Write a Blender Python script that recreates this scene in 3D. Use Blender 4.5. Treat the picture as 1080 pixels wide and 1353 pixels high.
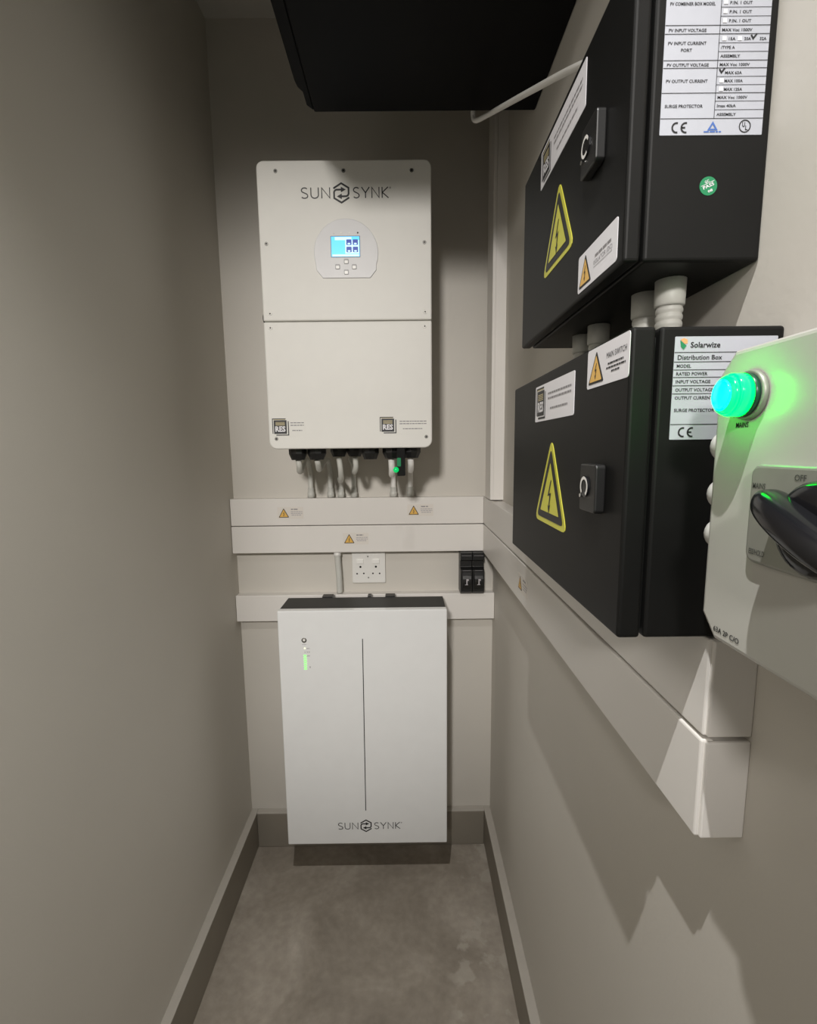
import bpy, bmesh, math, random
from mathutils import Vector, Matrix
random.seed(4)
S = bpy.context.scene
C = S.collection
for o in list(bpy.data.objects):
    bpy.data.objects.remove(o, do_unlink=True)

# ------------------------------------------------------------------ camera
PITCH, YAW, ROLL = math.radians(7.63), math.radians(.20), math.radians(-.62)
cy, sy, cp, sp = math.cos(YAW), math.sin(YAW), math.cos(PITCH), math.sin(PITCH)
Fw = Vector((sy*cp, cy*cp, -sp)); R0 = Vector((cy, -sy, 0)); U0 = R0.cross(Fw)
Rt = R0*math.cos(ROLL) + U0*math.sin(ROLL); Up = U0*math.cos(ROLL) - R0*math.sin(ROLL)
cam = bpy.data.cameras.new('camera'); co = bpy.data.objects.new('camera', cam); C.objects.link(co)
M = Matrix((Rt, Up, -Fw)).transposed().to_4x4(); M.translation = (0, 0, 1.254)
co.matrix_world = M
cam.sensor_fit = 'HORIZONTAL'; cam.sensor_width = 36; cam.lens = 630/1080*36; cam.clip_start = .01
S.camera = co

# ------------------------------------------------------------------ world, light, exposure
w = bpy.data.worlds.new('world'); S.world = w; w.use_nodes = True
w.node_tree.nodes['Background'].inputs[0].default_value = (.9, .95, 1, 1)
w.node_tree.nodes['Background'].inputs[1].default_value = 0.05
# one recessed downlight in the middle of the ceiling, just over the camera
ld = bpy.data.lights.new('ceiling_downlight', 'SPOT'); lo = bpy.data.objects.new('ceiling_downlight', ld); C.objects.link(lo)
lo.location = (-.124, -.085, 2.31)
ld.energy = 66; ld.color = (1.0, .98, .955); ld.spot_size = math.radians(106); ld.spot_blend = 1.0; ld.shadow_soft_size = .007
# assumed unseen spot behind the viewer, added and aimed to fill the back wall
l2 = bpy.data.lights.new('back_wall_fill', 'SPOT'); lo2 = bpy.data.objects.new('back_wall_fill', l2); C.objects.link(lo2)
lo2.location = (-.44, -1.9, 2.25)
lo2.rotation_euler = (Vector((-.20, 1.386, 1.12))-lo2.location).to_track_quat('-Z', 'Y').to_euler()
l2.energy = 185; l2.color = (1.0, .955, .905); l2.spot_size = math.radians(37); l2.spot_blend = 1.0; l2.shadow_soft_size = .13
vs = S.view_settings
S.display_settings.display_device = 'sRGB'
vs.view_transform = 'Standard'; vs.look = 'None'; vs.gamma = 1; vs.use_curve_mapping = False
vs.exposure = 0.42
S.cycles.max_bounces = 16; S.cycles.diffuse_bounces = 8

# ------------------------------------------------------------------ room numbers (metres, camera stands at x=0 y=0)
YB, XL, XR, ZC, YF = 1.386, -.505, .255, 2.354, -.64

# ------------------------------------------------------------------ materials
MATS = {}
def lin(c):
    return tuple((x/12.92 if x <= .04045 else ((x+.055)/1.055)**2.4) for x in c)
def mat(name, col, rough=.5, metal=0, emit=None, estr=0, noise=0, nscale=30, bump=0, bscale=200, spec=.5, coat=0, col2=None, bdist=.001):
    if name in MATS: return MATS[name]
    m = bpy.data.materials.new(name); m.use_nodes = True
    nt = m.node_tree; b = nt.nodes['Principled BSDF']
    b.inputs['Base Color'].default_value = (*col, 1); b.inputs['Roughness'].default_value = rough
    b.inputs['Metallic'].default_value = metal; b.inputs['Specular IOR Level'].default_value = spec
    b.inputs['Coat Weight'].default_value = coat
    if emit: b.inputs['Emission Color'].default_value = (*emit, 1); b.inputs['Emission Strength'].default_value = estr
    tc = nt.nodes.new('ShaderNodeTexCoord')
    n = nt.nodes.new('ShaderNodeTexNoise'); n.inputs['Scale'].default_value = nscale; n.inputs['Detail'].default_value = 5
    nt.links.new(tc.outputs['Object'], n.inputs['Vector'])
    r = nt.nodes.new('ShaderNodeValToRGB')
    k = max(noise, .01)
    c2 = col2 or tuple(min(1, x*(1+k)) for x in col)
    r.color_ramp.elements[0].position = .3; r.color_ramp.elements[1].position = .7
    r.color_ramp.elements[0].color = (*[x*(1-k) for x in col], 1); r.color_ramp.elements[1].color = (*c2, 1)
    nt.links.new(n.outputs['Fac'], r.inputs['Fac']); nt.links.new(r.outputs['Color'], b.inputs['Base Color'])
    if bump:
        n2 = nt.nodes.new('ShaderNodeTexNoise'); n2.inputs['Scale'].default_value = bscale; n2.inputs['Detail'].default_value = 4
        nt.links.new(tc.outputs['Object'], n2.inputs['Vector'])
        bp = nt.nodes.new('ShaderNodeBump'); bp.inputs['Strength'].default_value = bump; bp.inputs['Distance'].default_value = bdist
        nt.links.new(n2.outputs['Fac'], bp.inputs['Height']); nt.links.new(bp.outputs['Normal'], b.inputs['Normal'])
    MATS[name] = m
    return m
mWall = mat('wall_paint', (.60, .572, .52), .55, noise=.02, nscale=4, bump=.25, bscale=160, bdist=.0006)
mCeil = mat('ceiling_paint', (.68, .67, .64), .8, noise=.02, bump=.1)
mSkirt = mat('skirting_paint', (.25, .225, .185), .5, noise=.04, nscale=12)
mTrunk = mat('trunking_pvc', (.75, .725, .69), .38, noise=.012, nscale=6)
mGrey = mat('conduit_grey', (.58, .58, .54), .45, noise=.03)
mWhiteP = mat('white_plastic', (.78, .77, .74), .3, noise=.01)
mInv = mat('inverter_powder_coat', (.74, .73, .69), .5, noise=.01, bump=.06, bscale=900, bdist=.0003)
mBat = mat('battery_gloss', (.80, .81, .81), .12, noise=.01, coat=.3)
mBlack = mat('black_powder_coat', (.0048, .0048, .0046), .5, spec=.22, noise=.1, bump=.12, bscale=900, bdist=.0003)
mBlackP = mat('black_plastic', (.010, .010, .010), .4, noise=.05)
mBlackG = mat('black_gloss', (.010, .010, .012), .16, noise=.05)
mDarkTop = mat('charcoal_sheet', (.022, .022, .021), .55, noise=.1)
mCab = mat('cabinet_black', (.002, .002, .002), .6, spec=.12, noise=.1)
mGap = mat('gasket_black', (.002, .002, .002), .9)
mIso = mat('isolator_shell', (.46, .455, .42), .3, noise=.012)
mPaper = mat('sticker_white', (.74, .73, .76), .35, noise=.01)
mSilver = mat('label_silver', (.44, .455, .51), .35, noise=.02, nscale=80)
mInk = mat('ink_black', (.012, .012, .014), .5)
mInkG = mat('ink_grey', (.25, .24, .25), .5)
mInkM = mat('ink_pale_grey', (.42, .40, .42), .5)
mYel = mat('sign_yellow', (.62, .60, .055), .4, noise=.02)
mAmb = mat('sign_amber', (.75, .45, .10), .4, noise=.02)
mGold = mat('ink_gold', (.50, .43, .24), .4)
mGreenS = mat('sticker_green', (.015, .22, .09), .4)
mOrange = mat('ink_orange', (.75, .35, .15), .4)
mBlue = mat('ink_blue', (.06, .14, .42), .4)
mPlate = mat('brushed_plate', (.30, .30, .27), .42, metal=.35, noise=.04, nscale=60)
mPanel = mat('display_grey', (.66, .66, .67), .4, noise=.02)
mSteel = mat('screw_steel', (.22, .215, .20), .35, metal=.8)
mChrome = mat('lock_chrome', (.75, .75, .73), .2, metal=1)
mScr = mat('screen_blue', (.05, .3, .6), .2, emit=(.10, .52, .95), estr=.9)
mScrW = mat('screen_white', (.5, .6, .7), .2, emit=(.42, .82, 1), estr=.75)
mScrN = mat('screen_navy', (.02, .04, .2), .2, emit=(.035, .06, .30), estr=.7)
mLampA = mat('pilot_lens_bright', (.0, .3, .15), .15, emit=(.0, 1, .30), estr=11)
mLampB = mat('pilot_lens_green', (.0, .3, .1), .15, emit=(.0, 1, .02), estr=12)
mLed = mat('led_green', (.1, .5, .1), .3, emit=(.30, 1, .22), estr=.9)
mLedY = mat('led_pale', (.6, .6, .4), .3, emit=(.9, .95, .6), estr=.8)
mLedG = mat('dongle_green', (.0, .3, .1), .2, emit=(.0, .9, .18), estr=.38)

def floor_material():
    m = bpy.data.materials.new('screed_floor'); m.use_nodes = True; nt = m.node_tree; b = nt.nodes['Principled BSDF']
    N = nt.nodes.new; L = nt.links.new
    tc = N('ShaderNodeTexCoord')
    n1 = N('ShaderNodeTexNoise'); n1.inputs['Scale'].default_value = 4.2; n1.inputs['Detail'].default_value = 8; n1.inputs['Roughness'].default_value = .62
    n1.inputs['Distortion'].default_value = .5
    n2 = N('ShaderNodeTexNoise'); n2.inputs['Scale'].default_value = 55; n2.inputs['Detail'].default_value = 6
    L(tc.outputs['Object'], n1.inputs['Vector']); L(tc.outputs['Object'], n2.inputs['Vector'])
    r1 = N('ShaderNodeValToRGB'); e = r1.color_ramp.elements
    e[0].position = .28; e[0].color = (.215, .185, .15, 1); e[1].position = .75; e[1].color = (.47, .42, .36, 1)
    x = e.new(.5); x.color = (.32, .28, .23, 1)
    L(n1.outputs['Fac'], r1.inputs['Fac'])
    r2 = N('ShaderNodeValToRGB'); r2.color_ramp.elements[0].position = .35; r2.color_ramp.elements[0].color = (.90, .90, .90, 1)
    r2.color_ramp.elements[1].position = .7; r2.color_ramp.elements[1].color = (1.06, 1.06, 1.06, 1)
    L(n2.outputs['Fac'], r2.inputs['Fac'])
    mx = N('ShaderNodeMix'); mx.data_type = 'RGBA'; mx.blend_type = 'MULTIPLY'; mx.inputs[0].default_value = 1
    L(r1.outputs['Color'], mx.inputs[6]); L(r2.outputs['Color'], mx.inputs[7])
    # pale plaster residue along the right skirting
    sep = N('ShaderNodeSeparateXYZ'); L(tc.outputs['Object'], sep.inputs[0])
    mr = N('ShaderNodeMapRange'); mr.inputs[1].default_value = .205; mr.inputs[2].default_value = .236; L(sep.outputs['X'], mr.inputs[0])
    n3 = N('ShaderNodeTexNoise'); n3.inputs['Scale'].default_value = 11; n3.inputs['Detail'].default_value = 6; L(tc.outputs['Object'], n3.inputs['Vector'])
    r3 = N('ShaderNodeValToRGB'); r3.color_ramp.elements[0].position = .56; r3.color_ramp.elements[1].position = .60
    L(n3.outputs['Fac'], r3.inputs['Fac'])
    mu = N('ShaderNodeMath'); mu.operation = 'MULTIPLY'; L(mr.outputs[0], mu.inputs[0]); L(r3.outputs['Color'], mu.inputs[1])
    mu2 = N('ShaderNodeMath'); mu2.operation = 'MULTIPLY'; L(mu.outputs[0], mu2.inputs[0]); mu2.inputs[1].default_value = .5
    mx2 = N('ShaderNodeMix'); mx2.data_type = 'RGBA'; L(mu2.outputs[0], mx2.inputs[0]); L(mx.outputs[2], mx2.inputs[6]); mx2.inputs[7].default_value = (.5, .46, .4, 1)
    L(mx2.outputs[2], b.inputs['Base Color'])
    b.inputs['Roughness'].default_value = .62
    bp = N('ShaderNodeBump'); bp.inputs['Strength'].default_value = .35; bp.inputs['Distance'].default_value = .002
    L(n2.outputs['Fac'], bp.inputs['Height']); L(bp.outputs['Normal'], b.inputs['Normal'])
    return m
mFloor = floor_material()

# ------------------------------------------------------------------ mesh helpers
WLOC = {}
class MB:
    """collects geometry in world coordinates; build() links it as one mesh object"""
    def __init__(s): s.v = []; s.f = []; s.sm = []
    def add(s, vs, fs, smooth=False):
        n = len(s.v); s.v += [Vector(p) for p in vs]
        for f in fs: s.f.append([i+n for i in f]); s.sm.append(smooth)
        return s
    def box(s, x0, x1, y0, y1, z0, z1):
        vs = [(x, y, z) for z in (z0, z1) for y in (y0, y1) for x in (x0, x1)]
        return s.add(vs, [(0, 2, 3, 1), (4, 5, 7, 6), (0, 1, 5, 4), (2, 6, 7, 3), (0, 4, 6, 2), (1, 3, 7, 5)])
    def prism(s, fr, pts, d0, d1, smooth=False):
        n = len(pts)
        a = [fr(u, v, d0) for u, v in pts]; b = [fr(u, v, d1) for u, v in pts]
        s.add(a+b, [list(range(n))[::-1], [i+n for i in range(n)]])
        for i in range(n):
            j = (i+1) % n; k = len(s.v)-2*n
            s.f.append([k+i, k+j, k+j+n, k+i+n]); s.sm.append(smooth)
        return s
    def flat(s, fr, pts, d):
        return s.add([fr(u, v, d) for u, v in pts], [list(range(len(pts)))])
    def rect(s, fr, u0, v0, u1, v1, d):
        return s.flat(fr, [(u0, v0), (u1, v0), (u1, v1), (u0, v1)], d)
    def line(s, fr, pts, wd, d, closed=False):
        """ribbon of width wd along a 2-D polyline, mitred"""
        P = [Vector(p) for p in pts]; n = len(P); L = []; Rr = []
        for i in range(n):
            a = P[i-1] if (i > 0 or closed) else None; c = P[(i+1) % n] if (i < n-1 or closed) else None
            d1 = (P[i]-a).normalized() if a is not None else None; d2 = (c-P[i]).normalized() if c is not None else None
            if d1 is None: d1 = d2
            if d2 is None: d2 = d1
            t = (d1+d2); t = t.normalized() if t.length > 1e-6 else d1
            nn = Vector((-t.y, t.x)); k = min(2.0, 1/max(.35, nn.dot(Vector((-d1.y, d1.x)))))
            L.append(P[i]+nn*wd/2*k); Rr.append(P[i]-nn*wd/2*k)
        rng = range(n) if closed else range(n-1)
        for i in rng:
            j = (i+1) % n
            s.flat(fr, [Rr[i], Rr[j], L[j], L[i]], d)
        return s
    def text(s, fr, body, u, v, h, d, wid=None, align='L', bold=0):
        vs, fs, (x0, x1) = glyphs(body, bold)
        k = h/.70; kx = k
        if wid: kx = wid/max(x1-x0, 1e-6)
        W = (x1-x0)*kx
        off = u-x0*kx if align == 'L' else (u-W/2-x0*kx if align == 'C' else u-W-x0*kx)
        return s.add([fr(p[0]*kx+off, p[1]*k+v, d) for p in vs], fs)
    def tube(s, pts, rad, seg=12, sub=6, cap=True):
        P = catmull([Vector(p) for p in pts], sub) if sub > 1 else [Vector(p) for p in pts]
        n = len(P); rr = rad if callable(rad) else (lambda t: rad)
        t0 = (P[1]-P[0]).normalized(); ref = Vector((0, 0, 1)) if abs(t0.z) < .9 else Vector((1, 0, 0))
        nx = t0.cross(ref).normalized(); vs = []
        for i in range(n):
            t = (P[min(i+1, n-1)]-P[max(i-1, 0)]).normalized()
            nx = (nx-t*nx.dot(t)).normalized(); ny = t.cross(nx)
            r = rr(i/(n-1))
            for k in range(seg):
                a = 2*math.pi*k/seg; vs.append(P[i]+nx*math.cos(a)*r+ny*math.sin(a)*r)
        fs = [[i*seg+k, i*seg+(k+1) % seg, (i+1)*seg+(k+1) % seg, (i+1)*seg+k] for i in range(n-1) for k in range(seg)]
        s.add(vs, fs, True)
        if cap:
            m = len(s.v)-n*seg
            s.f.append([m+k for k in range(seg)][::-1]); s.sm.append(False)
            s.f.append([m+(n-1)*seg+k for k in range(seg)]); s.sm.append(False)
        return s
    def lathe(s, o, axis, prof, seg=20, smooth=True, squash=None):
        """prof: list of (distance along axis, radius)"""
        ax = Vector(axis).normalized(); ref = Vector((0, 0, 1)) if abs(ax.z) < .9 else Vector((1, 0, 0))
        nx = ax.cross(ref).normalized(); ny = ax.cross(nx); o = Vector(o); vs = []
        for t, r in prof:
            for k in range(seg):
                a = 2*math.pi*k/seg; vs.append(o+ax*t+nx*math.cos(a)*r+ny*math.sin(a)*r)
        n = len(prof)
        fs = [[i*seg+k, i*seg+(k+1) % seg, (i+1)*seg+(k+1) % seg, (i+1)*seg+k] for i in range(n-1) for k in range(seg)]
        s.add(vs, fs, smooth)
        m = len(s.v)-n*seg
        if prof[0][1] > 1e-6: s.f.append([m+k for k in range(seg)][::-1]); s.sm.append(False)
        if prof[-1][1] > 1e-6: s.f.append([m+(n-1)*seg+k for k in range(seg)]); s.sm.append(False)
        return s
    def build(s, name, m, parent=None, bevel=0, seg=2, angle=40):
        xs = [p.x for p in s.v]; ys = [p.y for p in s.v]; zs = [p.z for p in s.v]
        c = Vector(((min(xs)+max(xs))/2, (min(ys)+max(ys))/2, (min(zs)+max(zs))/2))
        me = bpy.data.meshes.new(name)
        me.from_pydata([p-c for p in s.v], [], s.f)
        me.polygons.foreach_set('use_smooth', s.sm)
        bm = bmesh.new(); bm.from_mesh(me); bmesh.ops.remove_doubles(bm, verts=bm.verts, dist=1e-6)
        bmesh.ops.recalc_face_normals(bm, faces=bm.faces) if any(len(e.link_faces) == 2 for e in bm.edges) and all(e.is_manifold for e in bm.edges) else None
        bm.to_mesh(me); bm.free()
        me.materials.append(m)
        o = bpy.data.objects.new(name, me); C.objects.link(o)
        o.location = c - (WLOC[parent.name] if parent else Vector((0, 0, 0)))
        if parent: o.parent = parent
        WLOC[o.name] = c
        if bevel:
            b = o.modifiers.new('bevel', 'BEVEL'); b.width = bevel; b.segments = seg; b.limit_method = 'ANGLE'; b.angle_limit = math.radians(angle)
            b.use_clamp_overlap = True
        return o
def catmull(P, sub):
    out = []; n = len(P)
    for i in range(n-1):
        a = P[max(i-1, 0)]; b = P[i]; c = P[i+1]; d = P[min(i+2, n-1)]
        for k in range(sub):
            t = k/sub
            out.append(.5*((2*b)+(c-a)*t+(2*a-5*b+4*c-d)*t*t+(3*b-3*c+d-a)*t**3))
    out.append(P[-1]); return out
GC = {}
def glyphs(body, bold):
    key = (body, bold)
    if key in GC: return GC[key]
    cu = bpy.data.curves.new('t', 'FONT'); cu.body = body; cu.size = 1; cu.resolution_u = 2; cu.offset = bold
    o = bpy.data.objects.new('t', cu); C.objects.link(o)
    me = o.to_mesh()
    vs = [(v.co.x, v.co.y) for v in me.vertices]; fs = [list(p.vertices) for p in me.polygons]
    o.to_mesh_clear(); bpy.data.objects.remove(o); bpy.data.curves.remove(cu)
    xs = [v[0] for v in vs] or [0, 1]
    GC[key] = (vs, fs, (min(xs), max(xs))); return GC[key]
def face_y(Y):      # plane that looks at the camera; u = x, v = z
    return lambda u, v, d=0: Vector((u, Y-d, v))
def face_x(X):      # plane on the right wall that looks left; u = -y, v = z
    return lambda u, v, d=0: Vector((X-d, -u, v))
def rrect(u0, v0, u1, v1, r, n=5, corners=(1, 1, 1, 1)):
    out = []
    for (cx, cyy, a0), on in zip(((u1-r, v0+r, -90), (u1-r, v1-r, 0), (u0+r, v1-r, 90), (u0+r, v0+r, 180)), corners):
        if not on:
            out.append((cx+(r if a0 in (-90, 0) else -r), cyy+(r if a0 in (0, 90) else -r))); continue
        for k in range(n+1):
            a = math.radians(a0+90*k/n); out.append((cx+r*math.cos(a), cyy+r*math.sin(a)))
    return out
def rpoly(P, r, n=4):
    out = []; m = len(P); P = [Vector(p) for p in P]
    for i in range(m):
        a = (P[i-1]-P[i]).normalized(); b = (P[(i+1) % m]-P[i]).normalized()
        half = math.acos(max(-1, min(1, a.dot(b))))/2; t = r/math.tan(half)
        p0 = P[i]+a*t; p1 = P[i]+b*t
        for k in range(n+1):
            q = k/n; out.append((p0*(1-q)**2+P[i]*2*q*(1-q)+p1*q*q))
    return out
def circ(u, v, r, n=16): return [(u+r*math.cos(2*math.pi*k/n), v+r*math.sin(2*math.pi*k/n)) for k in range(n)]
def thing(name, label, cat, loc, group=None):
    o = bpy.data.objects.new(name, None); C.objects.link(o); o.location = loc; o.empty_display_size = .05
    WLOC[o.name] = Vector(loc); tag(o, label, cat, group); return o
def tag(o, label, cat, group=None):
    o['label'] = label; o['category'] = cat
    if group: o['group'] = group
    return o
def struct(o, label=None, cat=None):
    o['kind'] = 'structure'
    if label: o['label'] = label
    if cat: o['category'] = cat
    return o

# ------------------------------------------------------------------ room shell
T = .1
struct(MB().box(XL-T, XR+T, YF-T, YB+T, -T, 0).build('floor', mFloor), 'bare grey-brown screed floor of the narrow plant room', 'floor')
struct(MB().box(XL-T, XR+T, YF-T, YB+T, ZC, ZC+T).build('ceiling', mCeil), 'pale painted ceiling above the inverter wall', 'ceiling')
struct(MB().box(XL, XR, YB, YB+T, 0, ZC).build('wall_back', mWall), 'greige back wall carrying the inverter and battery', 'wall')
struct(MB().box(XL-T, XL, YF-T, YB+T, 0, ZC).build('wall_left', mWall), 'empty greige wall on the left of the narrow room', 'wall')
struct(MB().box(XR, XR+T, YF-T, YB+T, 0, ZC).build('wall_right', mWall), 'greige wall carrying the black boxes on the right', 'wall')
# unseen wall behind the viewer; its opening is added, sized to shape the light
DX0, DX1, DZ = -.485, .235, 2.14
struct(MB().box(XL, DX0, YF-T, YF, 0, ZC).box(DX1, XR, YF-T, YF, 0, ZC).box(DX0, DX1, YF-T, YF, DZ, ZC).build('wall_front', mWall), 'unseen greige wall behind the viewer with added light opening', 'wall')
HS, TS = .119, .021
mLitTop = mat('skirting_lit_top', (.44, .41, .365), .5, noise=.03)  # paler colour puts light on the skirting's upper edge into the paint
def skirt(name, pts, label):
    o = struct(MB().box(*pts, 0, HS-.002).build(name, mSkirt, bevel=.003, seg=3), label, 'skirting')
    MB().box(*pts, HS-.0035, HS).build('lit_top_strip', mLitTop, o, bevel=.0015)
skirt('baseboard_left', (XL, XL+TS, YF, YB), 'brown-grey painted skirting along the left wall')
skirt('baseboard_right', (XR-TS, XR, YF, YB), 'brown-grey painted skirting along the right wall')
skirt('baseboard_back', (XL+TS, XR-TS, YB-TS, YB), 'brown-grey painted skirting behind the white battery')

# ------------------------------------------------------------------ printed stickers
def bolt(cx, cz, h):
    q = [(.10, .5), (-.16, .02), (.02, .06), (-.05, -.26), (-.13, -.22), (-.03, -.5), (.11, -.2), (.03, -.24), (.16, .14), (-.02, .10), (.17, .48)]
    return [(cx+a*h, cz+b*h) for a, b in q]
def dashes(mb, fr, u0, u1, v, h, d, rnd):
    """an unreadably small printed line: a row of little word blocks"""
    u = u0
    while u < u1-1e-6:
        L = min(u1-u, h*rnd.uniform(1.6, 4.2)); mb.rect(fr, u, v-h/2, u+L, v+h/2, d); u += L+h*.55
def hazard_triangle(fr, ul, ur, vb, vt, parent, amber=True):
    """small amber triangle inside a sticker"""
    cx = (ul+ur)/2; h = vt-vb
    tri = lambda k: [(cx+(p[0]-cx)*k, vb+h/3+(p[1]-vb-h/3)*k) for p in ((ul, vb), (ur, vb), (cx, vt))]
    t = MB().prism(fr, rpoly(tri(1), h*.05), .0004, .0006).build('warning_triangle', mInk, parent)
    MB().flat(fr, rpoly(tri(.80), h*.03), .0008).build('triangle_fill', mAmb, t) if parent.parent is None else MB().flat(fr, rpoly(tri(.80), h*.03), .0008).build('triangle_fill', mAmb, parent)
    MB().flat(fr, bolt(cx, vb+h*.37, h*.5), .0010).build('bolt_symbol', mInk, t) if parent.parent is None else MB().flat(fr, bolt(cx, vb+h*.37, h*.5), .0010).build('bolt_symbol', mInk, parent)
def card(fr, u0, v0, u1, v1, r, parent, name='sticker', m=None):
    return MB().prism(fr, rrect(u0, v0, u1, v1, r), 0, .0004).build(name, m or mPaper, parent)
def res_sticker(fr, u0, v0, u1, v1, parent, sq, seed, clear=None, lines=True):
    """installer sticker: black square emblem reading RES and small grey print"""
    rnd = random.Random(seed)
    st = card(fr, u0, v0, u1, v1, .002, parent, 'installer_sticker', clear)
    su0, sv0, su1, sv1 = sq; W = su1-su0; H = sv1-sv0
    bl = MB()
    bl.line(fr, [(su0+.02*W, sv0+.12*H), (su0+.02*W, sv1-.02*H), (su0+.82*W, sv1-.02*H)], .05*W, .0006)
    bl.line(fr, [(su1-.03*W, sv1-.16*H), (su1-.03*W, sv0+.03*H), (su0+.22*W, sv0+.03*H)], .06*W, .0006)
    bl.rect(fr, su0+.09*W, sv0+.10*H, su1-.13*W, sv1-.10*H, .0006)
    bl.build('emblem_square', mInk, st)
    g = MB()
    for k in range(4): g.rect(fr, su0+.2*W, sv1-(.24+.055*k)*H, su1-.24*W, sv1-(.21+.055*k)*H, .0008)
    g.line(fr, [(su0+.08*W, sv1-.065*H), (su0+.80*W, sv1-.065*H)], .035*H, .0008)
    g.build('emblem_bars', mGold, st)
    MB().text(fr, 'RES', su0+.48*W, sv0+.24*H, .30*H, .0008, wid=.62*W, align='C', bold=.04).build('emblem_letters', mPaper, st)
    if lines:
        p = MB(); a = su1+.10*(u1-su1); b = u1-.08*(u1-su1); hh = (v1-v0)*.05
        dashes(p, fr, a, b, v0+.70*(v1-v0), hh, .0006, rnd); dashes(p, fr, a, b, v0+.57*(v1-v0), hh, .0006, rnd)
        dashes(p, fr, a+.12*(b-a), b-.14*(b-a), v0+.30*(v1-v0), hh, .0006, rnd)
        p.build('small_print', mInkG, st)
    return st
def trunk_sticker(fr, u0, v0, parent, seed):
    """pale warning sticker, 66 x 30 mm, with amber triangle on the left"""
    rnd = random.Random(seed)
    st = card(fr, u0-.003, v0-.004, u0+.071, v0+.030, .002, parent, 'warning_sticker', mTrunkSt)
    hazard_triangle(fr, u0, u0+.030, v0, v0+.027, st)
    p = MB(); dashes(p, fr, u0+.036, u0+.056, v0+.0235, .003, .0006, rnd)
    p.build('small_print', mInkG, st)
    q = MB()
    for k in range(3): dashes(q, fr, u0+.035+.002*(k == 2), u0+.068-.004*(k == 2), v0+.0165-.0048*k, .0022, .0006, rnd)
    q.build('fine_print', mInkM, st)
mTrunkSt = mat('sticker_clear', (.73, .69, .64), .35, noise=.01)
def yellow_sign(fr, P, parent):
    """large yellow electric-shock triangle: P = three corners, bottom left, bottom right, top"""
    c = sum((Vector(p) for p in P), Vector((0, 0)))/3
    sc = lambda k: [c+(Vector(p)-c)*k for p in P]
    t = MB().prism(fr, rpoly(sc(1.04), .0075), 0, .0005).build('shock_warning_sign', mYel, parent)
    MB().flat(fr, rpoly(sc(.86), .0045), .0008).build('sign_border', mInk, t)
    MB().flat(fr, rpoly(sc(.60), .0008), .0011).build('sign_field', mYel, t)
    h = P[2][1]-P[0][1]
    MB().flat(fr, bolt(c.x, c.y-.01*h, h*.42), .0014).build('bolt_symbol', mInk, t)

# ------------------------------------------------------------------ brand logo drawn in thin strokes (lettering S U N  hex  S Y N K)
def arcp(cx, cyy, rx, ry, a0, a1, n=8): return [(cx+rx*math.cos(math.radians(a0+(a1-a0)*k/n)), cyy+ry*math.sin(math.radians(a0+(a1-a0)*k/n))) for k in range(n+1)]
LET = {
 'S': (.62, [arcp(.31, .745, .25, .225, 35, 200, 9)+[(.12, .60), (.46, .42)]+arcp(.30, .235, .26, .215, 35, -150, 9)]),
 'U': (.72, [[(.06, 1), (.06, .34)]+arcp(.36, .32, .30, .30, 180, 360, 10)+[(.66, .34), (.66, 1)]]),
 'N': (.78, [[(.07, 0), (.07, .97), (.71, .03), (.71, 1)]]),
 'Y': (.74, [[(.02, 1), (.37, .48), (.37, 0)], [(.37, .48), (.72, 1)]]),
 'K': (.66, [[(.07, 0), (.07, 1)], [(.60, 1), (.09, .50), (.64, 0)]]),
}
def word(mb, fr, s, u0, u1, v0, h, wd, d):
    tot = sum(LET[c][0] for c in s)+.14*(len(s)-1); k = (u1-u0)/tot; u = u0
    for c in s:
        W, st = LET[c]
        for pl in st: mb.line(fr, [(u+a*k, v0+b*h) for a, b in pl], wd, d)
        u += (W+.14)*k
def logo(fr, uL, uR, v0, h, cu, cv, R, parent, d=.0004):
    """uL..uR whole width, v0 base line, h letter height, hexagon centre cu cv and radius R"""
    L = MB(); half = R*.98; wd = h*.10
    word(L, fr, 'SUN', uL, cu-half-h*.14, v0, h, wd, d); L.build('brand_word', mInk, parent)
    L = MB(); word(L, fr, 'SYNK', cu+half+h*.22, uR-h*.2, v0, h, wd, d); L.build('brand_word', mInk, parent)
    MB().line(fr, circ(uR-h*.05, v0+h*.93, h*.07, 8), h*.035, d, closed=True).build('registered_mark', mInk, parent)
    H = MB(); q = R*.18
    A = [(-.80, .42), (-.74, .50), (0, .94), (.76, .50), (.76, -.10), (.68, -.24), (.52, -.32), (.0, -.33)]
    for sg in (1, -1):
        H.line(fr, [(cu+a*R*sg, cv+b*R*sg) for a, b in A], q, d)
        H.flat(fr, [(cu+a*R*sg, cv+b*R*sg) for a, b in ((-.48, -.33), (.04, -.06), (.04, -.60))], d)
    H.build('brand_hexagon', mInk, parent)

# ------------------------------------------------------------------ cable trunking
TF = .035
def trunking(label, kind, a0, a1, z0, z1, proud=0, cap=None, loc=None):
    if kind == 'back':
        r = thing('cable_trunking', label, 'trunking', ((a0+a1)/2, YB, z0), 'cream cable trunking')
        MB().box(a0, a1, YB-TF+.007, YB, z0+.002, z1-.002).build('tray', mTrunk, r)
        ld = MB().box(a0, a1, YB-TF-proud, YB-TF+.009, z0+.0006, z1-.0006).build('lid', mTrunk, r, bevel=.0016)
    else:
        r = thing('cable_trunking', label, 'trunking', (XR, (a0+a1)/2, z0), 'cream cable trunking')
        MB().box(XR-TF+.007, XR, a0+.001, a1, z0+.002, z1-.002).build('tray', mTrunk, r)
        ld = MB().box(XR-TF-proud, XR-TF+.009, a0, a1, z0+.0006, z1-.0006).build('lid', mTrunk, r, bevel=.0016)
        if cap:
            MB().box(XR-TF+.002, XR, a0-.003, a0+.001, z0+.0012, z1-.0012).build('end_cap', mTrunk, r, bevel=.0012)
    return r
FB = face_y(YB-TF)
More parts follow.
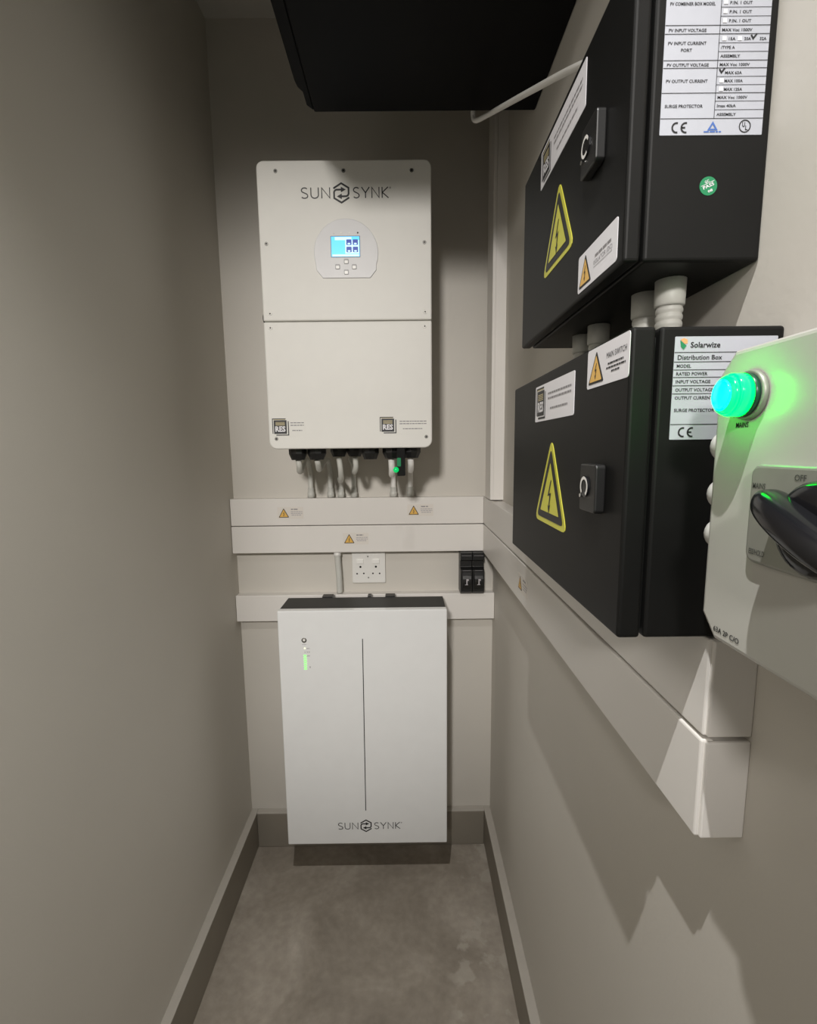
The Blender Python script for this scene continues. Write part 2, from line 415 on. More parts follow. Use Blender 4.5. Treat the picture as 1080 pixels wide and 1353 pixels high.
t1 = trunking('upper cream trunking on back wall with two warning stickers below inverter', 'back', XL+.001, .2195, 1.0372, 1.1160)
trunk_sticker(FB, -.3666, 1.0610, t1, 1); trunk_sticker(FB, .0046, 1.0650, t1, 2)
t2 = trunking('second cream trunking on back wall directly above the wall socket, one sticker', 'back', XL+.001, .2195, .9570, 1.0362, proud=.001)
trunk_sticker(face_y(YB-TF-.001), -.1817, .9845, t2, 3)
t3 = trunking('lowest cream trunking on back wall behind the top of the white battery', 'back', XL+.001, XR-.001, .7520, .8320)
t4 = trunking('cream trunking on right wall directly beneath the lower black box', 'right', .331, YB-.001, 1.0368, 1.1140, cap=True)
t5 = trunking('lower of the two cream trunkings on right wall, one small sticker', 'right', .331, YB-.001, .9535, 1.0350, proud=.001, cap=True)
trunk_sticker(face_x(XR-TF-.001), -.9136, .9800, t5, 5)
vt = thing('cable_trunking', 'vertical cream trunking rising in the back right corner beside inverter', 'trunking', (XR, 1.29, 1.1165), 'cream cable trunking')
MB().box(XR-TF+.007, XR, 1.252, 1.328, 1.1160, ZC-.001).build('tray', mTrunk, vt)
MB().box(XR-TF, XR-TF+.009, 1.25, 1.33, 1.1160, ZC-.001).build('lid', mTrunk, vt, bevel=.0016)

# ------------------------------------------------------------------ inverter
YI = 1.108
inv = thing('inverter', 'large cream solar inverter with blue screen hung on back wall', 'inverter', (-.127, YB, 1.2545))
ix0, ix1, iz0, iz1, isz = -.3145, .0602, 1.2548, 1.8652, 1.5362
MB().box(ix0+.012, ix1-.012, YI+.02, 1.335, iz0+.006, iz1-.006).build('body', mInv, inv, bevel=.006)
MB().box(-.27, .02, 1.335, YB, 1.40, 1.80).build('mounting_bracket', mSteel, inv)
FI0 = face_y(YI+.022); FI = face_y(YI)
up_ = MB().prism(FI0, rrect(ix0, isz+.0009, ix1, iz1, .015, 6, (0, 1, 1, 0)), 0, .022).build('upper_cover', mInv, inv, bevel=.003, seg=3)
lw_ = MB().prism(FI0, rrect(ix0, iz0, ix1, isz-.0009, .018, 6, (1, 0, 0, 1)), 0, .022).build('lower_cover', mInv, inv, bevel=.003, seg=3)
def screw(fr, u, v, r, parent, m=None):
    s = MB().prism(fr, circ(u, v, r, 14), -.0005, .0008).build('screw', m or mSteel, parent, bevel=.0003)
    MB().prism(fr, circ(u, v, r*.45, 6), .0008, .0010).build('screw_socket', mGap, s)
for u, v in ((-.2729, 1.8439), (-.1274, 1.8434), (.0183, 1.8430), (-.2996, 1.698), (.0450, 1.6985), (-.2985, 1.5527), (.0456, 1.5535)): screw(FI, u, v, .0042, up_)
for u, v in ((-.2992, 1.5222), (.0446, 1.5229), (-.2973, 1.2781), (.0466, 1.2796)): screw(FI, u, v, .0042, lw_)
logo(FI, -.2205, -.0270, 1.7887, .0218, -.1332, 1.7992, .0205, up_)
# display panel: arch of 70 mm radius above a shallow rounded base
pc, pr, pb = -.1262, .0702, 1.6255
base_a = [(pc-.052, pb), (pc+.052, pb), (pc+.066, pb+.017)]
arch = [(pc+pr*math.cos(math.radians(a)), 1.6775+pr*math.sin(math.radians(a))) for a in range(-20, 201, 8)]
pan = MB().prism(FI, base_a+arch+[(pc-.066, pb+.017)], -.001, .0022).build('display_panel', mPanel, inv, bevel=.0012)
FP = face_y(YI-.0022)
sc_ = MB().prism(FP, rrect(-.1592, 1.6680, -.0952, 1.7118, .001, 2), 0, .0006).build('screen_bezel', mat('bezel_slate', (.06, .10, .16), .3), pan)
sx0, sx1, sz0, sz1 = -.1578, -.0966, 1.6694, 1.7104
FPs = face_y(YI-.0028)
MB().rect(FPs, sx0, sz0, sx1, sz1, .0002).build('screen', mScr, pan)
sw = MB().rect(FPs, sx0+.008, sz1-.0075, sx1-.017, sz1-.001, .0004)
sw.rect(FPs, sx0+.002, sz0+.0005, sx1-.001, sz0+.0045, .0004).rect(FPs, sx1-.0310, sz0+.006, sx1-.001, sz1-.0075, .0003)
sw.build('screen_menu', mScrW, pan)
for iu in (0, 1):
    for iv in (0, 1):
        u = sx1-.0285+iu*.0140; v = sz0+.0085+iv*.0150
        MB().prism(FPs, rrect(u, v, u+.0115, v+.0115, .0015, 3), .0004, .0006).build('screen_icon', mScrN, pan)
        MB().prism(FPs, rrect(u+.003, v+.0012, u+.0085, v+.0042, .0008, 2), .0006, .0008).build('screen_icon_mark', mScrW, pan)
for u, m in ((-.1524, mPanel), (-.1359, mWhiteP), (-.1179, mWhiteP), (-.0998, mInk)):
    MB().prism(FP, circ(u, 1.7181, .0017, 12), 0, .0008).build('indicator_led', m, pan)
mBtn = mat('button_grey', (.28, .28, .28), .35)
for u, v in ((-.1261, 1.6596), (-.1454, 1.6488), (-.1090, 1.6485), (-.1265, 1.6377)):
    b_ = MB().prism(FP, rrect(u-.0052, v-.0052, u+.0052, v+.0052, .0022, 4), 0, .0012).build('button', mBtn, pan, bevel=.0005)
    MB().prism(face_y(YI-.0034), rrect(u-.0036, v-.0042, u+.0036, v+.0018, .0014, 4), 0, .0004).build('button_cap', mWhiteP, pan)
MB().lathe((ix0+.010, 1.16, 1.5553), (-1, 0, 0), [(0, .006), (.012, .006), (.014, .011), (.022, .011), (.023, .009)], 14).build('dc_switch_knob', mBlackP, inv)
res_sticker(FI, -.3080, 1.2838, -.2300, 1.3270, inv, (-.3052, 1.2855, -.2675, 1.3240), 11, clear=mInv)
res_sticker(FI, -.0620, 1.2855, .0530, 1.3275, inv, (-.0592, 1.2880, -.0218, 1.3250), 12, clear=mInv)
def gland(x, y, r, h, seg=10):
    g = MB().lathe((x, y, iz0+.008), (0, 0, -1), [(0, r*.9), (.006, r*.9), (.0065, r), (h*.75, r), (h+.008, r*.72)], seg, smooth=False).build('cable_gland', mBlackP, inv)
for x, y, r, h in ((-.259, 1.152, .0215, .026), (-.214, 1.152, .0225, .026), (-.168, 1.20, .021, .020), (-.128, 1.20, .021, .020), (-.086, 1.152, .0215, .026), (-.034, 1.152, .0235, .025), (.012, 1.152, .0235, .024)):
    gland(x, y, r, h)
# black data dongle with a green light between the two right glands
dg = thing('data_dongle', 'small black dongle with bright green light under inverter', 'dongle', (-.013, 1.122, 1.2545))
MB().prism(face_y(1.128), rrect(-.0215, 1.190, -.0025, 1.2545, .003), 0, .016).build('dongle_body', mGap, dg, bevel=.002)
MB().lathe((-.024, 1.108, 1.2045), (0, -1, 0), [(-.006, .0066), (.002, .0066), (.005, .005), (.006, 0)], 16).build('dongle_light', mLedG, dg)
MB().prism(face_y(1.112), rrect(-.0215, 1.212, -.0125, 1.232, .002), 0, .0012).build('dongle_window', mat('dongle_dim', (.0, .10, .04), .3, emit=(0, .5, .15), estr=.12), dg)

# cables from the inverter glands, each into its own grey conduit that drops into the trunking
COND = [
 ('leftmost grey cable under inverter, looping back into the first conduit', -.259, 1.152, -.2745, .0072, 1.200),
 ('second grey cable from left under inverter, bending to the right', -.214, 1.152, -.2180, .0072, 1.205),
 ('third grey cable under inverter, hanging in the lowest loop', -.168, 1.195, -.1880, .0068, 1.160),
 ('fourth grey cable under inverter, curving right into its conduit', -.128, 1.200, -.1510, .0068, 1.195),
 ('white looped cable left of the green light under inverter', -.036, 1.152, -.0378, .0078, 1.190),
 ('rightmost white looped cable under inverter, right of the green light', .010, 1.152, .0112, .0076, 1.200),
]
for lab, xg, yg, xt, r, zd in COND:
    c = thing('conduit_cable', lab, 'cable', (xt, 1.366, 1.1165), 'cables between inverter and trunking')
    if zd < 1.17: pts = [(xg, yg, 1.2335), (xg+.003, yg+.003, 1.205), (xg+.001, yg+.025, 1.180), (xg-.006, yg+.065, 1.170), (xt+.004, 1.315, 1.172), (xt, 1.350, 1.166), (xt, 1.366, 1.150), (xt, 1.366, 1.138)]
    else: pts = [(xg, yg, 1.2335 if yg > 1.18 else 1.2285), (xg+.001, yg+.004, zd+.014), (xg*.75+xt*.25, yg+.03, zd), (xg*.5+xt*.5, yg+.085, zd+.012), (xt, 1.300, 1.226), (xt, 1.345, 1.218), (xt, 1.365, 1.185), (xt, 1.366, 1.140)]
    MB().tube(pts, r, 12, 6).build('cable_run', mGrey if xg < -.1 else mWhiteP, c)
    MB().lathe((xt, 1.366, 1.1162), (0, 0, 1), [(0, r+.0030), (.014, r+.0030), (.0155, r+.0012), (.028, r+.0012)], 14).build('coupler', mGrey, c)

# ------------------------------------------------------------------ wall socket, drop conduit, fuse holder
so = thing('wall_socket', 'square white double wall socket with two rocker switches', 'socket', (-.1143, YB, .858))
FS0 = face_y(YB); FS = face_y(YB-.009)
MB().prism(FS0, rrect(-.1635, .8585, -.0655, .9560, .003), 0, .009).build('face_plate', mWhiteP, so, bevel=.0015)
for u0, u1 in ((-.1505, -.1300), (-.1035, -.0825)):
    MB().prism(FS, [(u0, .9175), (u1, .9175), (u1, .9305), (u0, .9305)], 0, .0035).build('rocker_switch', mat('rocker_white', (.86, .85, .82), .25), so, bevel=.001)
for u, v, r in ((-.1392, .9072, .0032), (-.0935, .9075, .0032), (-.1495, .8868, .0024), (-.1296, .8874, .0024), (-.1027, .8872, .0024), (-.0827, .8869, .0024)):
    MB().prism(FS, circ(u, v, r, 14), -.002, .0003).build('pin_hole', mGap, so)
for u, v in ((-.1168, .9385), (-.1160, .8746)): MB().prism(FS, circ(u, v, .0022, 10), -.001, .0005).build('screw', mSteel, so)

dc = thing('drop_conduit', 'short grey conduit between trunkings left of wall socket', 'conduit', (-.2025, 1.368, .8325))
MB().tube([(-.2045, 1.366, .9560), (-.2035, 1.366, .9200), (-.2015, 1.366, .8800), (-.2010, 1.367, .8325)], .0088, 14, 5).build('pipe', mGrey, dc)
MB().lathe((-.2045, 1.366, .9565), (0, 0, -1), [(0, .0108), (.012, .0108), (.0128, .009)], 16).build('collar', mWhiteP, dc)

fh = thing('fuse_holder', 'pair of black fuse switch modules under trunking in right corner', 'fuse holder', (.1865, YB, .8325))
FU = lambda u, v, d=0: Vector((0, 0, 0))
for k in range(2):
    x0 = .1525+k*.0345; x1 = x0+.0335
    prof = [(YB, .8335), (1.342, .8335), (1.331, .842), (1.331, .905), (1.345, .912), (1.345, .930), (1.333, .934), (1.333, .9565), (YB, .9565)]
    n = len(prof)
    m_ = MB().add([(x0, a, b) for a, b in prof]+[(x1, a, b) for a, b in prof], [list(range(n)), [i+n for i in range(n)][::-1]]+[[i, (i+1) % n+0, (i+1) % n+n, i+n] for i in range(n)]).build('module_body', mBlackP, fh, bevel=.001)
    prof = [(1.335, .846)]+[(1.3185+.016*((q-.5)*2)**2, .846+.060*q) for q in (0, .15, .3, .45, .6, .75, .9, 1)]+[(1.335, .906)]
    n = len(prof); a0 = x0+.0045; a1 = x1-.0045
    hd = MB().add([(a0, a, b) for a, b in prof]+[(a1, a, b) for a, b in prof], [list(range(n)), [i+n for i in range(n)][::-1]]+[[i, (i+1) % n, (i+1) % n+n, i+n] for i in range(n)]).build('pull_handle', mBlackP, fh, bevel=.001)
    FH = face_y(1.3172); xm = (x0+x1)/2
    mp = MB().rect(FH, xm-.0022, .867, xm+.0012, .883, 0).rect(FH, xm-.0055, .8655, xm+.003, .8672, 0).rect(FH, xm+.0012, .878, xm+.0048, .8825, 0)
    mp.build('printed_mark', mInkM, hd)
    MB().rect(face_y(1.3300), x0+.006, .9040, x1-.006, .9052, .0006).build('edge_line', mInkG, m_)
    MB().rect(face_y(1.3325), x0+.003, .9470, x1-.003, .9480, .0006).build('edge_line', mInkG, m_)

# ------------------------------------------------------------------ battery
YT = 1.197
bat = thing('battery', 'tall glossy white wall battery with black top above the floor', 'battery', (-.12, YB, .160))
bx0, bx1, bz0, bz1 = -.3415, .1020, .1605, .8368
MB().box(bx0, bx1, YT, YT+.022, bz0, bz1).build('front_cover', mBat, bat, bevel=.003, seg=3)
MB().box(bx0+.004, bx1-.004, YT+.022, 1.309, bz0+.004, bz1-.004).build('body', mBat, bat, bevel=.002)
MB().box(bx0+.003, bx1-.003, YT+.0215, 1.3095, bz1-.004, bz1-.0005).build('top_plate', mDarkTop, bat)
MB().box(-.27, .03, 1.309, YB-.0005, .30, .70).build('mounting_bracket', mSteel, bat)
for a, b in ((-.2430, -.2135), (-.1140, -.1045), (-.0640, -.0370)):
    MB().box(a, b, 1.3095, 1.335, .800, .8385).build('hanging_tab', mBlackP, bat)
FT = face_y(YT)
MB().prism(FT, [(-.1239, .2626), (-.1217, .2626), (-.1191, .7593), (-.1213, .7593)], -.001, .0003).build('centre_groove', mGap, bat)
logo(FT, -.2010, -.0240, .2062, .0200, -.1230, .2163, .0185, bat, d=.0003)
pb_ = MB().prism(FT, circ(-.2736, .7571, .0068, 20), -.001, .0010).build('power_button', mSteel, bat, bevel=.0004)
MB().flat(FT, circ(-.2736, .7581, .0036, 14), .0013).build('button_mark', mWhiteP, pb_)
lt = MB(); rb = random.Random(3)
dashes(lt, FT, -.2790, -.2680, .7455, .0016, .0003, rb)
for v in (.7345, .7245, .7140): dashes(lt, FT, -.2680, -.2590, v, .0022, .0003, rb)
lt.rect(FT, -.2620, .6805, -.2590, .6850, .0003)
lt.build('button_lettering', mInkM, bat)
MB().prism(FT, circ(-.2725, .7350, .0021, 12), -.0005, .0006).build('status_light', mLedY, bat)
MB().prism(FT, circ(-.2725, .7245, .0012, 10), -.0005, .0005).build('status_light', mInkG, bat)
for k in range(7):
    v = .7150-k*.0062
    MB().prism(FT, [(-.2762, v-.0017), (-.2690, v-.0017), (-.2690, v+.0017), (-.2762, v+.0017)], -.0005, .0006).build('charge_light', mLed, bat)

# ------------------------------------------------------------------ black boxes on the right wall
def enclosure(label, xf, y0, y1, z0, z1, gap0, gap1):
    b = thing('distribution_box', label, 'electrical box', (XR, (y0+y1)/2, z0), 'black boxes on the right wall')
    body = MB().box(gap1, XR, y0, y1, z0, z1).build('body', mBlack, b, bevel=.0025, seg=3)
    MB().box(gap0-.001, gap1+.001, y0+.006, y1-.006, z0+.006, z1-.006).build('gasket', mGap, b)
    door = MB().box(xf, gap0, y0, y1, z0, z1).build('door', mBlack, b, bevel=.0025, seg=3)
    return b, body, door
def lock(b, xf, yc, zc, ang):
    fr = face_x(xf)
    l = MB().prism(fr, rrect(-yc-.0165, zc-.019, -yc+.0165, zc+.019, .003), 0, .008).build('door_lock', mBlackP, b, bevel=.0012)
    f2 = face_x(xf-.008)
    k = Vector((-yc-.003, zc+.001))
    MB().prism(f2, circ(k.x, k.y, .0085, 20), 0, .0012).build('lock_barrel', mBlackG, l)
    ring = [(k.x+.0068*math.cos(math.radians(a)), k.y+.0068*math.sin(math.radians(a))) for a in range(ang, ang+300, 12)]
    MB().line(f2, ring, .0024, .0016).build('lock_ring', mWhiteP, l)
    MB().prism(f2, circ(k.x-.0075, k.y-.0078, .0016, 10), 0, .0018).build('lock_pin', mChrome, l)
    return l
# --- lower box
XD = .152
dl, dlb, dld = enclosure('lower black steel box with MAIN SWITCH sticker on right wall', XD, .331, .678, 1.1150, 1.3330, .1685, .1712)
FD = face_x(XD)
res_sticker(FD, -.567, 1.2822, -.438, 1.3216, dl, (-.562, 1.2848, -.527, 1.3190), 21)
ms = card(FD, -.4078, 1.3005, -.3325, 1.3312, .0025, dl, 'main_switch_sticker')
hazard_triangle(FD, -.4045, -.3740, 1.3035, 1.3285, ms)
mt = MB().text(FD, 'MAIN SWITCH', -.353, 1.3190, .0042, .0006, wid=.033, align='C')
r_ = random.Random(8)
for k, (a, b) in enumerate(((-.367, -.341), (-.3695, -.3375), (-.3605, -.347))): dashes(mt, FD, a, b, 1.3148-k*.0030, .0013, .0006, r_)
mt.build('printed_text', mInk, ms)
yellow_sign(FD, [(-.5545, 1.1722), (-.4480, 1.1722), (-.5005, 1.2610)], dl)
lock(dl, XD, .379, 1.2210, -60)
# rating label on the near side of the lower box
FN = face_y(.331)
lb = MB().prism(FN, rrect(.1810, 1.2578, .2500, 1.3260, .0005, 2), 0, .0003).build('rating_label', mSilver, dl)
tl = MB(); W0, W1 = .1810, .2500
for v in (1.3157, 1.3095, 1.3043, 1.2994, 1.2939, 1.2886, 1.2681): tl.rect(FN, W0, v-.00022, W1, v+.00022, .0005)
tl.rect(FN, .2235, 1.2681, .2239, 1.3095, .0005)
tl.text(FN, 'Solarwize', .1915, 1.3188, .0036, .0005, wid=.0200, bold=.02)
tl.text(FN, 'Distribution Box', .1833, 1.3110, .0030, .0005, wid=.0300, bold=.015)
for s_, v, wd in (('MODEL', 1.3058, .0098), ('RATED POWER', 1.3007, .0212), ('INPUT VOLTAGE', 1.2955, .0235), ('OUTPUT VOLTAGE', 1.2901, .0258), ('OUTPUT CURRENT', 1.2848, .0258), ('SURGE PROTECTOR', 1.2765, .0275)):
    tl.text(FN, s_, .1830, v, .0021, .0005, wid=wd, bold=.018)
tl.build('printed_text', mInk, lb)
def ce_mark(fr, u, v, h, parent):
    m = MB(); q = h*.19
    m.line(fr, arcp(u, v, h*.5, h*.5, 75, 285, 12), q, .0005); m.line(fr, arcp(u+h*1.05, v, h*.5, h*.5, 75, 285, 12), q, .0005)
    m.line(fr, [(u+h*.58, v), (u+h*1.0, v)], q, .0005); m.build('ce_mark', mInk, parent)
ce_mark(FN, .1900, 1.2628, .0058, lb)
MB().flat(FN, [(.1845, 1.3240), (.1868, 1.3250), (.1893, 1.3240), (.1893, 1.3215), (.1875, 1.3212)], .0005).build('logo_leaf', mOrange, lb)
MB().flat(FN, [(.1843, 1.3235), (.1868, 1.3215), (.1888, 1.3200), (.1868, 1.3175), (.1850, 1.3195)], .0006).build('logo_leaf', mGreenS, lb)
# --- upper box
XU = .157
du, dub, dud = enclosure('upper black steel box with green round sticker on right wall', XU, .3615, .664, 1.3845, 1.5880, .1690, .1712)
FU_ = face_x(XU)
res_sticker(FU_, -.586, 1.5420, -.4495, 1.5810, du, (-.581, 1.5448, -.5485, 1.5785), 22)
ds = card(FU_, -.4525, 1.3895, -.3722, 1.4205, .0025, du, 'isolator_sticker')
hazard_triangle(FU_, -.4495, -.4215, 1.3925, 1.4180, ds)
it = MB(); dashes(it, FU_, -.414, -.383, 1.4085, .0020, .0006, random.Random(5))
it.text(FU_, 'ISOLATOR (DC)', -.3985, 1.4020, .0035, .0006, wid=.036, align='C')
it.rect(FU_, -.4165, 1.4000, -.3805, 1.4004, .0006)
it.build('printed_text', mInkG, ds)
yellow_sign(FU_, [(-.5660, 1.4400), (-.4695, 1.4400), (-.5155, 1.5165)], du)
lock(du, XU, .4180, 1.4930, 20)
FNU = face_y(.3615)
lu = MB().prism(FNU, rrect(.1780, 1.4668, .2490, 1.5790, .0005, 2), 0, .0003).build('rating_label', mSilver, du)
tu = MB(); W0, W1, WM = .1780, .2490, .2150
for v in (1.5343, 1.5291, 1.5131, 1.5084, 1.4931, 1.4772, 1.5560): tu.rect(FNU, W0, v-.0002, W1, v+.0002, .0005)
tu.rect(FNU, WM-.0002, 1.4772, WM+.0002, 1.5790, .0005)
for v in (1.5508, 1.5451, 1.5397, 1.5237, 1.5184, 1.5032, 1.4981, 1.4880, 1.4826): tu.rect(FNU, WM, v-.00015, W1, v+.00015, .0005)
for s_, v, wd, uu in (('PV COMBINER BOX MODEL', 1.5462, .0305, .1805), ('PV INPUT VOLTAGE', 1.5304, .0255, .1805), ('PV INPUT CURRENT', 1.5226, .0260, .1805), ('PORT', 1.5184, .0075, .1895), ('PV OUTPUT VOLTAGE', 1.5094, .0285, .1805), ('PV OUTPUT CURRENT', 1.4995, .0285, .1805), ('SURGE PROTECTOR', 1.4840, .0262, .1805)):
    tu.text(FNU, s_, uu, v, .0019, .0005, wid=wd, bold=.018)
for s_, v, wd, uu in (('P.IN. 1 OUT', 1.5468, .015, .2208), ('P.IN. 1 OUT', 1.5414, .015, .2208), ('P.IN. 1 OUT', 1.5360, .015, .2208), ('MAX Voc 1000V', 1.5306, .0205, .2165), ('15A', 1.5252, .0045, .2215), ('20A', 1.5252, .0045, .2320), ('32A', 1.5252, .0045, .2425),
                      ('/TYPE A', 1.5200, .0095, .2165), ('ASSEMBLY', 1.5148, .0135, .2165), ('MAX Voc 1000V', 1.5096, .0205, .2165), ('MAX 63A', 1.5046, .0115, .2205), ('MAX 100A', 1.4996, .0125, .2205), ('MAX 125A', 1.4944, .0125, .2205),
                      ('MAX Voc 1000V', 1.4894, .0205, .2165), ('Imax 40kA', 1.4842, .0130, .2165), ('ASSEMBLY', 1.4788, .0135, .2165)):
    tu.text(FNU, s_, uu, v, .0018, .0005, wid=wd, bold=.018)
for u, v in ((.2365, 1.5262), (.2165, 1.5056)):
    tu.line(FNU, [(u, v+.0022), (u+.0015, v), (u+.0038, v+.0028)], .0011, .0005)
tu.build('printed_text', mInk, lu)
cb = MB()
for u, v in ((.2165, 1.5470), (.2165, 1.5415), (.2165, 1.5360), (.2170, 1.5252), (.2275, 1.5252), (.2170, 1.4996), (.2170, 1.4944)): cb.rect(FNU, u, v-.0002, u+.0028, v+.0024, .0006)
cb.build('check_boxes', mPaper, lu)
ce_mark(FNU, .1895, 1.4715, .0060, lu)
MB().line(FNU, [(.2118, 1.4702), (.2145, 1.4744), (.2172, 1.4702)], .0011, .0005, closed=True).build('blue_triangle_mark', mBlue, lu)
bt = MB(); dashes(bt, FNU, .2085, .2205, 1.4688, .0009, .0005, random.Random(2)); bt.build('blue_small_print', mBlue, lu)
um = MB().line(FNU, circ(.2368, 1.4722, .0038, 20), .0007, .0005, closed=True).text(FNU, 'U', .2349, 1.4718, .0030, .0005, wid=.0020, bold=.02).text(FNU, 'L', .2372, 1.4698, .0028, .0005, wid=.0016, bold=.02)
um.build('round_ul_mark', mInk, lu)
gs = MB().prism(FNU, circ(.2144, 1.4342, .0062, 24), 0, .0003).build('green_round_sticker', mGreenS, du)
ca, sa = math.cos(math.radians(24)), math.sin(math.radians(24))
FG = lambda u, v, d=0: Vector((.2144+u*ca-v*sa, .3615-d, 1.4342+u*sa+v*ca))
gt = MB().text(FG, 'QC', 0, .0024, .0016, .0005, wid=.0032, align='C', bold=.02).text(FG, 'PASS', 0, -.0010, .0022, .0005, wid=.0080, align='C', bold=.02).text(FG, '08', 0, -.0042, .0016, .0005, wid=.0034, align='C', bold=.02)
gt.rect(FG, -.0050, .0016, .0050, .0019, .0005)
gt.build('sticker_lettering', mPaper, gs)

# glands joining the two boxes (they pass into both)
for lab, x, y, r in (('grey ribbed gland between the black boxes, nearest and largest', .2130, .4010, .0110),
                     ('grey ribbed gland between the black boxes, just behind the nearest one', .2105, .4360, .0110),
                     ('grey ribbed gland in the far pair between black boxes, nearer one', .2120, .5420, .0110),
                     ('grey ribbed gland between the black boxes, farthest and smallest', .2120, .5900, .0110)):
    g = thing('conduit_gland', lab, 'gland', (x, y, 1.3335), 'glands between the black boxes')
    MB().lathe((x, y, 1.3843), (0, 0, -1), [(0, r*1.05), (.0190, r*1.02), (.0205, r*.94)], 20).build('gland_nut', mGrey, g)
    prof = [(0, r*.93)]
    for k in range(5): prof += [(.0005+.0055*k, r*.84), (.0022+.0055*k, r*.92), (.0042+.0055*k, r*.92), (.0055+.0055*k, r*.84)]
    prof += [(.0300, r*.8)]
    MB().lathe((x, y, 1.3640), (0, 0, -1), prof, 20).build('ribbed_conduit', mGrey, g)

# ------------------------------------------------------------------ rotary change-over switch, nearest on the right
XI = .180
iso = thing('changeover_switch', 'pale grey changeover switch box with green pilot lamp and black handle', 'switch', (XR, .19, 1.1405))
y0, y1, z0, z1 = .085, .2810, 1.1405, 1.3050
F0 = face_x(XR); FX = face_x(XI); ch = .0125
octo = lambda e: [(-y1+ch+e*.6, z0+e), (-y0-ch, z0+e), (-y0-e, z0+ch), (-y0-e, z1-ch), (-y0-ch, z1-e), (-y1+ch+e*.6, z1-e), (-y1+e, z1-ch-e*.6), (-y1+e, z0+ch+e*.6)]
MB().prism(F0, rrect(-y1-.0015, z0-.0022, -y0+.0015, z1+.0034, .011, 5), 0, .056).build('back_box', mIso, iso, bevel=.002)
lid = MB().prism(F0, octo(0), .0565, XR-XI).build('lid', mIso, iso, bevel=.0028, seg=3, angle=50)
MB().prism(F0, octo(.0022), .0545, .057).build('lid_seam', mat('seam_grey', (.30, .29, .26), .6), iso)
for a, b in ((-y1+.006, z1-.006), (-y1+.006, z0+.006)): MB().prism(F0, circ(a, b, .0032, 12), .050, .0595).build('lid_screw', mChrome, iso)
# pilot lamp
pl = MB().lathe((XI, .2530, 1.2795), (-1, 0, 0), [(0, .0128), (.0022, .0128), (.0030, .0120)], 28).build('pilot_bezel', mPlate, iso)
MB().lathe((XI-.003, .2530, 1.2795), (-1, 0, 0), [(0, .0112), (.0030, .0112)], 28).build('pilot_collar', mat('collar_dark_green', (.01, .06, .035), .3), pl)
MB().lathe((XI-.006, .2530, 1.2795), (-1, 0, 0), [(0, .0110), (.0055, .0110), (.0065, .0106)], 28).build('pilot_lens_side', mLampB, pl)
MB().lathe((XI-.0125, .2530, 1.2795), (-1, 0, 0), [(0, .0105), (.0020, .0096), (.0034, .0080)], 28).build('pilot_lens_rim', mLampB, pl)
MB().lathe((XI-.0159, .2530, 1.2795), (-1, 0, 0), [(0, .0080), (.0008, .0066), (.0014, .0045), (.0018, 0)], 28).build('pilot_lens_dome', mLampA, pl)
MB().text(FX, 'MAINS', -.2578, 1.2630, .0028, .0003, wid=.0095, align='C', bold=.015).build('lamp_caption', mInk, lid)
MB().text(FX, '63A 2P C/O', -.2575, 1.1460, .0030, .0003, wid=.0215, align='C', bold=.015).build('rating_caption', mInk, lid)
# switch plate
plate = MB().prism(FX, rrect(-.2440, 1.1938, -.1760, 1.2442, .006, 6), 0, .0035).build('switch_plate', mPlate, iso, bevel=.0018, seg=3)
FPL = face_x(XI-.0035)
mPI = mat('plate_ink', (.06, .06, .055), .5)
for wd_, u_, v_, w_ in (('MAINS', -.2415, 1.2320, .0085), ('OFF', -.2158, 1.2375, .0065), ('ESS/HOLD', -.2405, 1.1985, .0105)):
    MB().text(FPL, wd_, u_, v_, .0028, .0002, wid=w_, bold=.012).build('plate_word', mPI, plate)
hb = MB().lathe((XI-.0035, .1950, 1.2180), (-1, 0, 0), [(0, .0215), (.007, .0205), (.0095, .0185), (.0105, .015)], 32).build('handle_hub', mBlackG, iso)
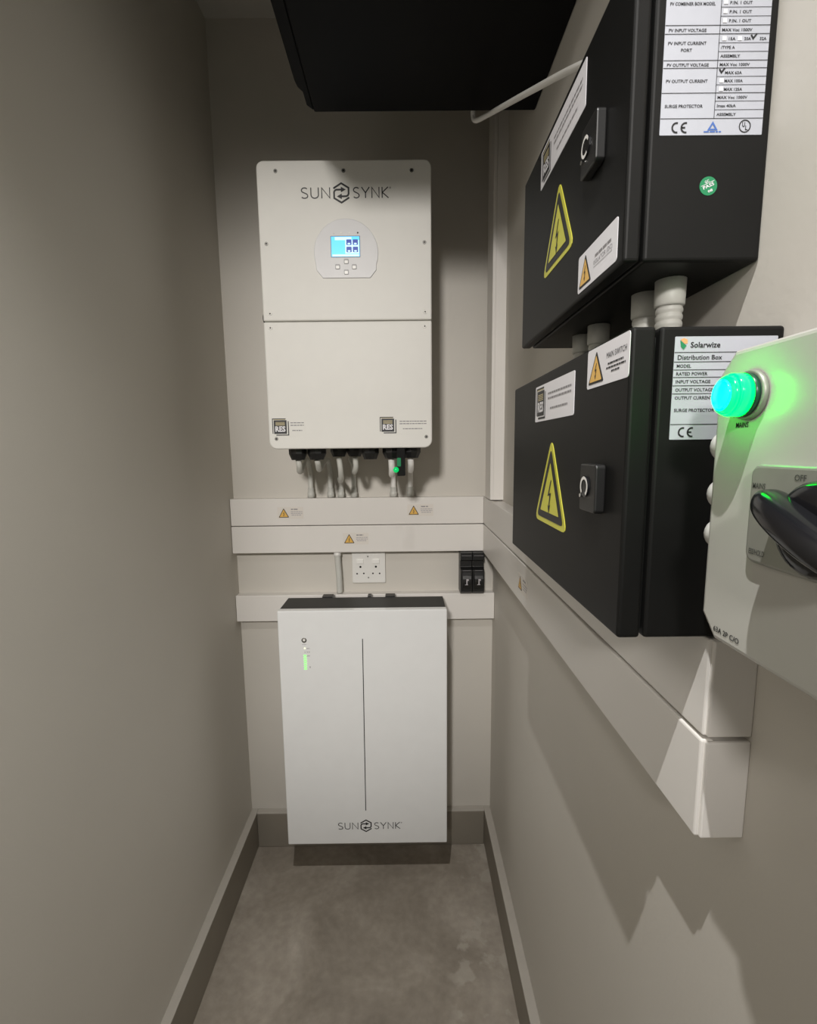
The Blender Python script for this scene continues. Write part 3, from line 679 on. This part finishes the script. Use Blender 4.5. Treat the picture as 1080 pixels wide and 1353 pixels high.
# grip: tapered bar with rounded back, pointing up and away from the viewer
gdir = Vector((0, math.cos(math.radians(24)), math.sin(math.radians(24)))); gside = Vector((0, -math.sin(math.radians(24)), math.cos(math.radians(24))))
gm = MB(); ring = 16; secs = []
for t, hw, hh in ((-.034, .003, .010), (-.031, .0060, .0150), (-.020, .0080, .0190), (-.005, .0086, .0200), (.010, .0082, .0195), (.021, .0072, .0175), (.027, .0056, .0145), (.0300, .0030, .0105)):
    c0 = Vector((XI-.006, .1950, 1.2180))+gdir*t
    for k in range(ring):
        a = 2*math.pi*k/ring; ca_, sa_ = math.cos(a), math.sin(a)
        pw = lambda q, e: math.copysign(abs(q)**e, q)
        secs.append(c0+gside*hw*pw(ca_, .75)+Vector((-1, 0, 0))*(hh*.5+hh*.5*pw(sa_, .75)))
nsec = 8
gm.add(secs, [[i*ring+k, i*ring+(k+1) % ring, (i+1)*ring+(k+1) % ring, (i+1)*ring+k] for i in range(nsec-1) for k in range(ring)]+[list(range(ring))[::-1], [(nsec-1)*ring+k for k in range(ring)]], True)
gr = gm.build('handle_grip', mBlackG, iso)
sm_ = gr.modifiers.new('subsurf', 'SUBSURF'); sm_.levels = 1; sm_.render_levels = 2
# domed white connectors between the switch and the lower box
for lab, z in (('topmost white domed connector between switch box and lower black box', 1.2530), ('middle white domed connector between switch box and lower black box', 1.2225), ('lowest white domed connector between switch box and lower black box', 1.1965)):
    tag(MB().lathe((.2050, .2815, z), (0, 1, 0), [(0, .0120), (.014, .0120), (.022, .0112), (.027, .0096), (.031, .0068), (.033, .0036), (.0335, 0)], 20).build('domed_connector', mWhiteP), lab, 'connector', 'white connectors beside switch box')

# ------------------------------------------------------------------ network cabinet above, and its cable
cab = thing('network_cabinet', 'black metal cabinet mounted high on right wall below ceiling', 'cabinet', (.04, .71, 1.893))
cz0, cz1 = 1.893, 2.265
MB().box(-.169, XR-.0005, .421, 1.008, cz0, cz1).build('housing', mCab, cab, bevel=.003)
dp = [(-.169, .425), (-.187, .440), (-.189, .930), (-.187, .945), (-.180, .957), (-.180, .990), (-.169, 1.005)]
n = len(dp)
MB().add([(a, b, cz0+.001) for a, b in dp]+[(a, b, cz1-.001) for a, b in dp], [list(range(n)), [i+n for i in range(n)][::-1]]+[[i, (i+1) % n, (i+1) % n+n, i+n] for i in range(n)]).build('door', mCab, cab, bevel=.002)
MB().box(-.02, .18, .62, .82, cz0-.0012, cz0).build('knockout_panel', mCab, cab)
wc = tag(MB().tube([(.1365, 1.0125, 1.905), (.1365, 1.0120, 1.885), (.1395, .992, 1.8670), (.149, .955, 1.8500), (.1645, .850, 1.8005), (.1815, .735, 1.7460), (.199, .615, 1.6880), (.206, .560, 1.655), (.210, .530, 1.620), (.211, .520, 1.588)], .0042, 12, 6).build('white_cable', mWhiteP), 'white cable hanging from black cabinet to the upper black box', 'cable')
